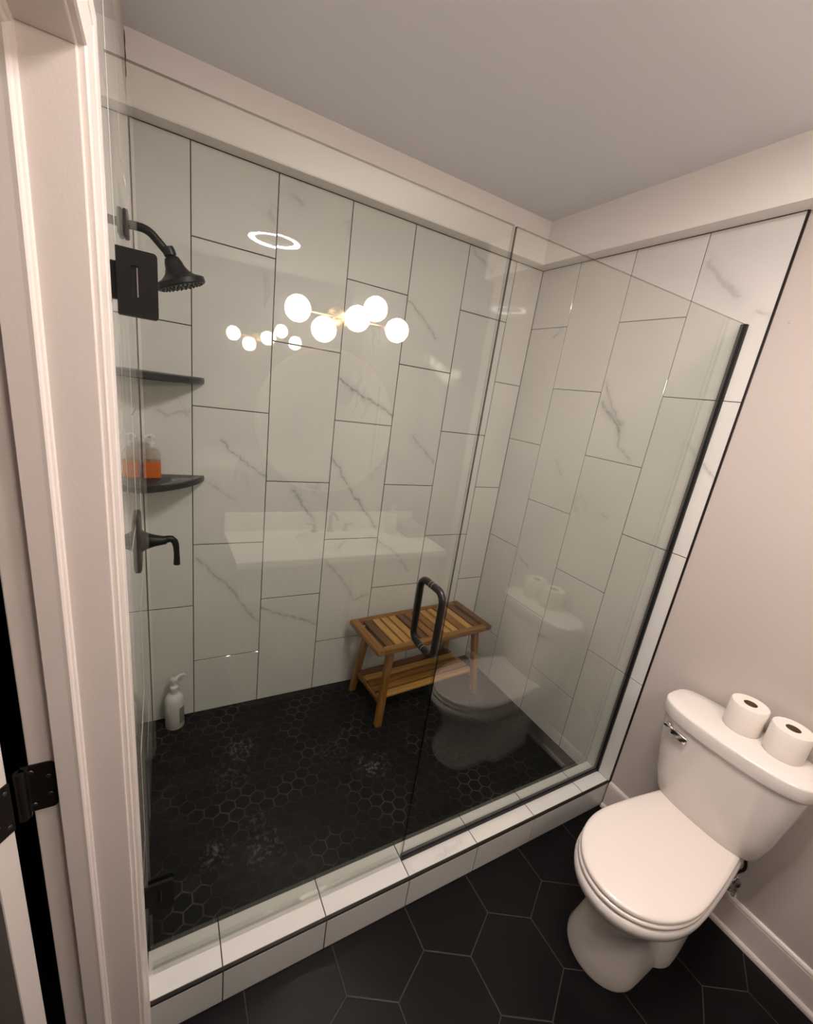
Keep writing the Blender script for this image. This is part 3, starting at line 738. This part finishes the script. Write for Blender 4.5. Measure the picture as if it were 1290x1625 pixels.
obj('seat_lid', bm, M_SEAT, toilet, smooth=True, angle=50)
def tankring(ub, uf, b, z, n=3.6, bow=0.0, N=56):
    out = []
    for i in range(N):
        a = 2 * math.pi * i / N; c, s = math.cos(a), math.sin(a)
        u = (ub + uf) / 2 + (uf - ub) / 2 * math.copysign(abs(c) ** (2 / n), c); v = b * math.copysign(abs(s) ** (2 / n), s)
        if u > (ub + uf) / 2: u += bow * (1 - (v / b) ** 2)
        out.append(U(u, v, z))
    return out
bm = BM()
add_loft(bm, [tankring(0.020, 0.125, 0.132, 0.398, 3, 0.01), tankring(0.016, 0.148, 0.162, 0.408, 3, 0.012), tankring(0.014, 0.162, 0.178, 0.432, 3.4, 0.014), tankring(0.012, 0.178, 0.195, 0.52, 3.8, 0.016), tankring(0.012, 0.193, 0.212, 0.65, 4, 0.016), tankring(0.012, 0.202, 0.225, 0.7555, 3.8, 0.018)])
obj('tank', bm, M_PORC, toilet, smooth=True, angle=50)
bm = BM()
add_loft(bm, [tankring(0.012, 0.202, 0.226, 0.7560, 3.6, 0.018), tankring(0.009, 0.208, 0.233, 0.7595, 3.6, 0.020), tankring(0.008, 0.211, 0.236, 0.768, 3.6, 0.020), tankring(0.008, 0.211, 0.236, 0.8075, 3.6, 0.020), tankring(0.009, 0.2095, 0.2345, 0.8125, 3.6, 0.020), tankring(0.012, 0.2055, 0.2305, 0.8150, 3.6, 0.019), tankring(0.05, 0.16, 0.18, 0.816, 3.6, 0.012)])
obj('tank_lid', bm, M_PORC, toilet, smooth=True, angle=50)
# flush lever
bm = BM()
lv = U(0.201, 0.172, 0.733)
add_lathe(bm, [(0.013, 0), (0.013, 0.010), (0.010, 0.014)], lv, 18, (-1, 0, 0))
add_tube(bm, [lv + Vector((-0.012, 0.0, 0)), lv + Vector((-0.020, 0.0, 0))], 0.0075, 12)
lrot = Matrix.Rotation(math.radians(9), 4, 'X')
add_box(bm, lv + Vector((-0.0245, -0.076, -0.021)), lv + Vector((-0.0150, -0.020, 0.005)), 0.0035, 3, rot=lrot)
add_box(bm, lv + Vector((-0.0215, -0.030, -0.007)), lv + Vector((-0.0150, 0.012, 0.007)), 0.003, 3, rot=lrot)
o = obj('flush_lever', bm, M_CHROME, toilet, smooth=True, angle=50); o['label'] = 'chrome flush lever'
# water supply
ws = thing('water_supply_valve', 'small water shut-off valve with dark hose on wall behind toilet', 'valve', (W, -1.70, 0.20))
bm = BM(); add_lathe(bm, [(0.026, 0.0), (0.024, 0.005), (0.008, 0.006), (0.008, 0.035), (0.011, 0.036), (0.011, 0.062), (0.007, 0.063)], (W + 0.004, -1.70, 0.205), 20, (-1, 0, 0)); obj('valve_body', bm, M_CHROME, ws, smooth=True, angle=40)
bm = BM(); add_lathe(bm, [(0.006, 0.0), (0.006, 0.008), (0.016, 0.010), (0.017, 0.020), (0.012, 0.024)], (W - 0.048, -1.711, 0.205), 18, (0, -1, 0)); o = obj('knob', bm, M_CHROME, ws, smooth=True, angle=40)
bm = BM(); hp = []
c0 = [Vector((W - 0.045, -1.700, 0.216)), Vector((W - 0.045, -1.704, 0.27)), Vector((W - 0.05, -1.722, 0.32)), Vector((W - 0.055, -1.715, 0.362)), Vector((W - 0.06, -1.70, 0.397))]
for i in range(len(c0) - 1):
    for k in range(6):
        tt = k / 6; p0, p1, p2, p3 = c0[max(i - 1, 0)], c0[i], c0[i + 1], c0[min(i + 2, len(c0) - 1)]
        hp.append(0.5 * ((2 * p1) + (p2 - p0) * tt + (2 * p0 - 5 * p1 + 4 * p2 - p3) * tt ** 2 + (3 * p1 - p0 - 3 * p2 + p3) * tt ** 3))
hp.append(c0[-1]); add_tube(bm, hp, 0.0055, 10); obj('hose', bm, M_BRONZE, ws, smooth=True)

# toilet paper rolls standing on the tank
def roll(x, y, label):
    z = 0.8163
    r = thing('toilet_roll', label, 'toilet paper', (x, y, z), 'toilet rolls on the tank')
    bm = BM(); h = 0.100; ro, ri = 0.056, 0.0205
    prof = [(ri, 0.001), (ro - 0.002, 0.0), (ro, 0.003), (ro, h - 0.003), (ro - 0.002, h), (ri, h - 0.001)]
    rings = [[Vector((x + a * math.cos(2 * math.pi * i / 48), y + a * math.sin(2 * math.pi * i / 48), z + b)) for i in range(48)] for a, b in prof]
    add_loft(bm, rings, False, False)
    obj('paper', bm, M_PAPER, r, smooth=True, angle=50)
    bm = BM(); rings = [[Vector((x + a * math.cos(2 * math.pi * i / 32), y + a * math.sin(2 * math.pi * i / 32), z + b)) for i in range(32)] for a, b in ((0.0203, 0.001), (0.0203, h - 0.0012), (0.0190, h - 0.0012), (0.0190, 0.001), (0.0203, 0.001))]
    add_loft(bm, rings, False, False)
    o = obj('core', bm, M_CARD, r, smooth=True, angle=50); o['label'] = 'brown cardboard core'
roll(1.835, -1.560, 'white toilet roll standing on tank, nearer the shower')
roll(1.835, -1.683, 'white toilet roll standing on tank, farther from the shower')

# ------------------------------------------------------------------ vanity wall (seen in the glass)
VX0, VX1, CT = 0.36, 1.55, 0.915
van = thing('vanity_cabinet', 'vanity cabinet with two doors under white stone counter, seen reflected in shower glass', 'cabinet', ((VX0 + VX1) / 2, V + 0.23, 0))
bm = BM()
for lo, hi in (((VX0 + 0.02, 0.001, 0.09), (VX0 + 0.038, 0.44, CT - 0.0305)), ((VX1 - 0.038, 0.001, 0.09), (VX1 - 0.02, 0.44, CT - 0.0305)), ((VX0 + 0.038, 0.001, 0.09), (VX1 - 0.038, 0.44, 0.108)), ((VX0 + 0.038, 0.425, 0.108), (VX1 - 0.038, 0.44, CT - 0.0305)), ((VX0 + 0.038, 0.001, 0.108), (VX1 - 0.038, 0.012, CT - 0.0305))):
    add_box(bm, (lo[0], V + lo[1], lo[2]), (hi[0], V + hi[1], hi[2]))
add_box(bm, (VX0 + 0.04, V + 0.001, 0.0003), (VX1 - 0.04, V + 0.38, 0.09)); obj('body', bm, M_CAB, van)
for i in range(2):
    a = VX0 + 0.03 + i * 0.57; bm = BM(); add_box(bm, (a, V + 0.4405, 0.11), (a + 0.555, V + 0.459, CT - 0.045), 0.002, 1); d = obj('door', bm, M_CAB, van)
    bm = BM(); hx_ = a + (0.52 if i == 0 else 0.035); add_tube(bm, [(hx_, V + 0.459, 0.55), (hx_, V + 0.485, 0.555), (hx_, V + 0.485, 0.695), (hx_, V + 0.459, 0.70)], 0.005, 8); obj('handle', bm, M_BRASS, d)
bm = BM()
cx_, cy_ = (VX0 + VX1) / 2, V + 0.25
def rr2(hw, hh, r, z, n=6): return [Vector((p.y, p.z, z)) for p in rrect(cx_, cy_, hw, hh, r, 0, n)]
# counter slab with a sunk basin opening
def outer(z):
    out = []
    ring = rr2(0.24, 0.15, 0.05, z)
    x0_, x1_, y0_, y1_ = VX0, VX1, V + 0.001, V + 0.48
    for p in ring:
        dx_, dy_ = p.x - cx_, p.y - cy_
        k = min(((x1_ - cx_) / dx_ if dx_ > 1e-9 else 1e9), ((x0_ - cx_) / dx_ if dx_ < -1e-9 else 1e9), ((y1_ - cy_) / dy_ if dy_ > 1e-9 else 1e9), ((y0_ - cy_) / dy_ if dy_ < -1e-9 else 1e9))
        out.append(Vector((cx_ + dx_ * k, cy_ + dy_ * k, z)))
    # snap nearest to the four corners
    for X_ in (x0_, x1_):
        for Y_ in (y0_, y1_):
            j = min(range(len(out)), key=lambda i: (out[i].x - X_) ** 2 + (out[i].y - Y_) ** 2); out[j] = Vector((X_, Y_, z))
    return out
add_loft(bm, [rr2(0.24, 0.15, 0.05, CT - 0.03), outer(CT - 0.03), outer(CT), rr2(0.24, 0.15, 0.05, CT), rr2(0.24, 0.15, 0.05, CT - 0.03)], False, False)
ctr = tag(obj('vanity_counter', bm, M_QUARTZ), 'white stone vanity counter with backsplash and sink, seen reflected in shower glass', 'counter')
bm = BM(); add_box(bm, (VX0, V + 0.001, CT + 0.0003), (VX1, V + 0.021, CT + 0.105), 0.002, 1); obj('backsplash', bm, M_QUARTZ, ctr)
bm = BM(); add_loft(bm, [rr2(0.243, 0.153, 0.05, CT - 0.0302), rr2(0.235, 0.145, 0.05, CT - 0.06), rr2(0.20, 0.115, 0.06, CT - 0.15), rr2(0.05, 0.04, 0.03, CT - 0.165)], False, True); obj('sink_basin', bm, M_PORC, ctr, smooth=True, angle=60)
fa = thing('sink_faucet', 'black faucet behind vanity sink, seen reflected in shower glass', 'faucet', (cx_, V + 0.065, CT))
bm = BM(); add_lathe(bm, [(0.024, 0.0003), (0.022, 0.008), (0.012, 0.012), (0.011, 0.10)], (cx_, V + 0.065, CT), 18); add_tube(bm, [(cx_, V + 0.065, CT + 0.09), (cx_, V + 0.07, CT + 0.115), (cx_, V + 0.10, CT + 0.125), (cx_, V + 0.17, CT + 0.12), (cx_, V + 0.185, CT + 0.105)], 0.0095, 12); obj('spout', bm, M_BLACK, fa, smooth=True, angle=50)
for s in (-1, 1):
    bm = BM(); hx_ = cx_ + s * 0.10; add_lathe(bm, [(0.022, 0.0003), (0.020, 0.008), (0.010, 0.014), (0.010, 0.045)], (hx_, V + 0.065, CT), 16); add_tube(bm, [(hx_, V + 0.065, CT + 0.043), (hx_ + s * 0.05, V + 0.065, CT + 0.048)], 0.006, 10); obj('tap', bm, M_BLACK, fa, smooth=True, angle=50)
sx_, sy_ = 1.335, V + 0.13
sb = thing('hand_soap', 'white hand soap bottle on vanity counter, seen reflected in shower glass', 'soap bottle', (sx_, sy_, CT))
bm = BM(); add_lathe(bm, [(0.034, 0.0003), (0.036, 0.004), (0.036, 0.11), (0.030, 0.125), (0.013, 0.130), (0.012, 0.136)], (sx_, sy_, CT), 28); obj('bottle', bm, M_PLAST, sb, smooth=True, angle=50)
bm = BM(); pump(bm, (sx_, sy_), CT + 0.136, 1.0, ang=1.5); obj('pump', bm, M_PLAST, sb, smooth=True, angle=40)
bm = BM()
for k in range(3): add_box(bm, (1.40, V + 0.05, CT + 0.0005 + 0.022 * k), (1.535 - 0.004 * k, V + 0.25 - 0.005 * k, CT + 0.0225 + 0.022 * k), 0.009, 3)
tag(obj('folded_towel', bm, M_TOWEL, smooth=True, angle=60), 'grey folded towel on vanity counter, seen reflected in shower glass', 'towel')
# round mirror
mi_ = thing('round_mirror', 'round mirror in thin brass frame on vanity wall, seen reflected in shower glass', 'mirror', (0.905, V, 1.552))
bm = BM(); add_lathe(bm, [(0.392, 0.0), (0.392, 0.012)], (0.905, V + 0.001, 1.552), 96, (0, 1, 0)); obj('mirror_glass', bm, M_MIRROR, mi_)
bm = BM()
rings = []
for a, b in ((0.393, 0.0), (0.404, 0.0), (0.404, 0.024), (0.393, 0.024), (0.393, 0.0)):
    rings.append([Vector((0.905 + a * math.cos(2 * math.pi * i / 96), V + 0.001 + b, 1.552 + a * math.sin(2 * math.pi * i / 96))) for i in range(96)])
add_loft(bm, rings, False, False); obj('frame', bm, M_BRASS, mi_, smooth=True, angle=40)
# globe light bar
GL = [((0.665, V + 0.125, 2.100)), ((0.803, V + 0.125, 2.030)), ((0.955, V + 0.185, 2.105)), ((1.075, V + 0.125, 2.180)), ((1.215, V + 0.125, 2.100))]
lf = thing('vanity_light', 'brass bar light with five lit globes above mirror, seen reflected in glass', 'wall lamp', (0.90, V, 2.11))
bm = BM(); add_lathe(bm, [(0.06, 0.0), (0.06, 0.018), (0.054, 0.022)], (0.90, V + 0.001, 2.105), 32, (0, 1, 0)); obj('backplate', bm, M_BRASS, lf, smooth=True, angle=40)
bm = BM(); bar_y = V + 0.10
add_tube(bm, [(0.90, V + 0.02, 2.105), (0.90, bar_y, 2.105)], 0.007, 10)
add_tube(bm, [(0.715, bar_y + 0.01, 2.103), (0.90, bar_y, 2.105), (1.165, bar_y + 0.01, 2.103)], 0.006, 10)
add_tube(bm, [(0.803, bar_y, 2.104), (0.803, bar_y + 0.02, 2.085)], 0.006, 8); add_tube(bm, [(1.075, bar_y, 2.104), (1.075, bar_y + 0.02, 2.125)], 0.006, 8)
add_tube(bm, [(0.955, bar_y, 2.105), (0.955, bar_y + 0.03, 2.105)], 0.006, 8)
obj('bar', bm, M_BRASS, lf, smooth=True, angle=40)
for g in GL:
    bm = BM(); bmesh.ops.create_uvsphere(bm, u_segments=20, v_segments=12, radius=0.062, matrix=Matrix.Translation(Vector(g))); o = obj('globe', bm, M_GLOBE, lf, smooth=True); o['label'] = 'lit opal glass globe'
# ceiling ring lamp
rl = thing('ceiling_ring_light', 'round ceiling light with bright ring, seen reflected in shower tiles', 'ceiling lamp', (0.80, -1.60, CEIL))
def annulus(r0, r1, z0, z1, mi=0):
    bm = BM(); rings = [[Vector((0.80 + a * math.cos(2 * math.pi * i / 64), -1.60 + a * math.sin(2 * math.pi * i / 64), b)) for i in range(64)] for a, b in ((r0, z1), (r0, z0), (r1, z0), (r1, z1), (r0, z1))]
    add_loft(bm, rings, False, False); return bm
obj('housing', annulus(0.178, 0.186, CEIL - 0.026, CEIL - 0.0005), M_TRIM, rl, smooth=True, angle=40)
obj('ring_diffuser', annulus(0.140, 0.1775, CEIL - 0.024, CEIL - 0.0005), M_RING, rl, smooth=True, angle=40)
bm = BM(); add_lathe(bm, [(0.1395, 0.0), (0.1395, 0.018), (0.13, 0.022)], (0.80, -1.60, CEIL - 0.0005), 48, (0, 0, -1)); obj('centre_plate', bm, M_GRILLE, rl, smooth=True, angle=40)
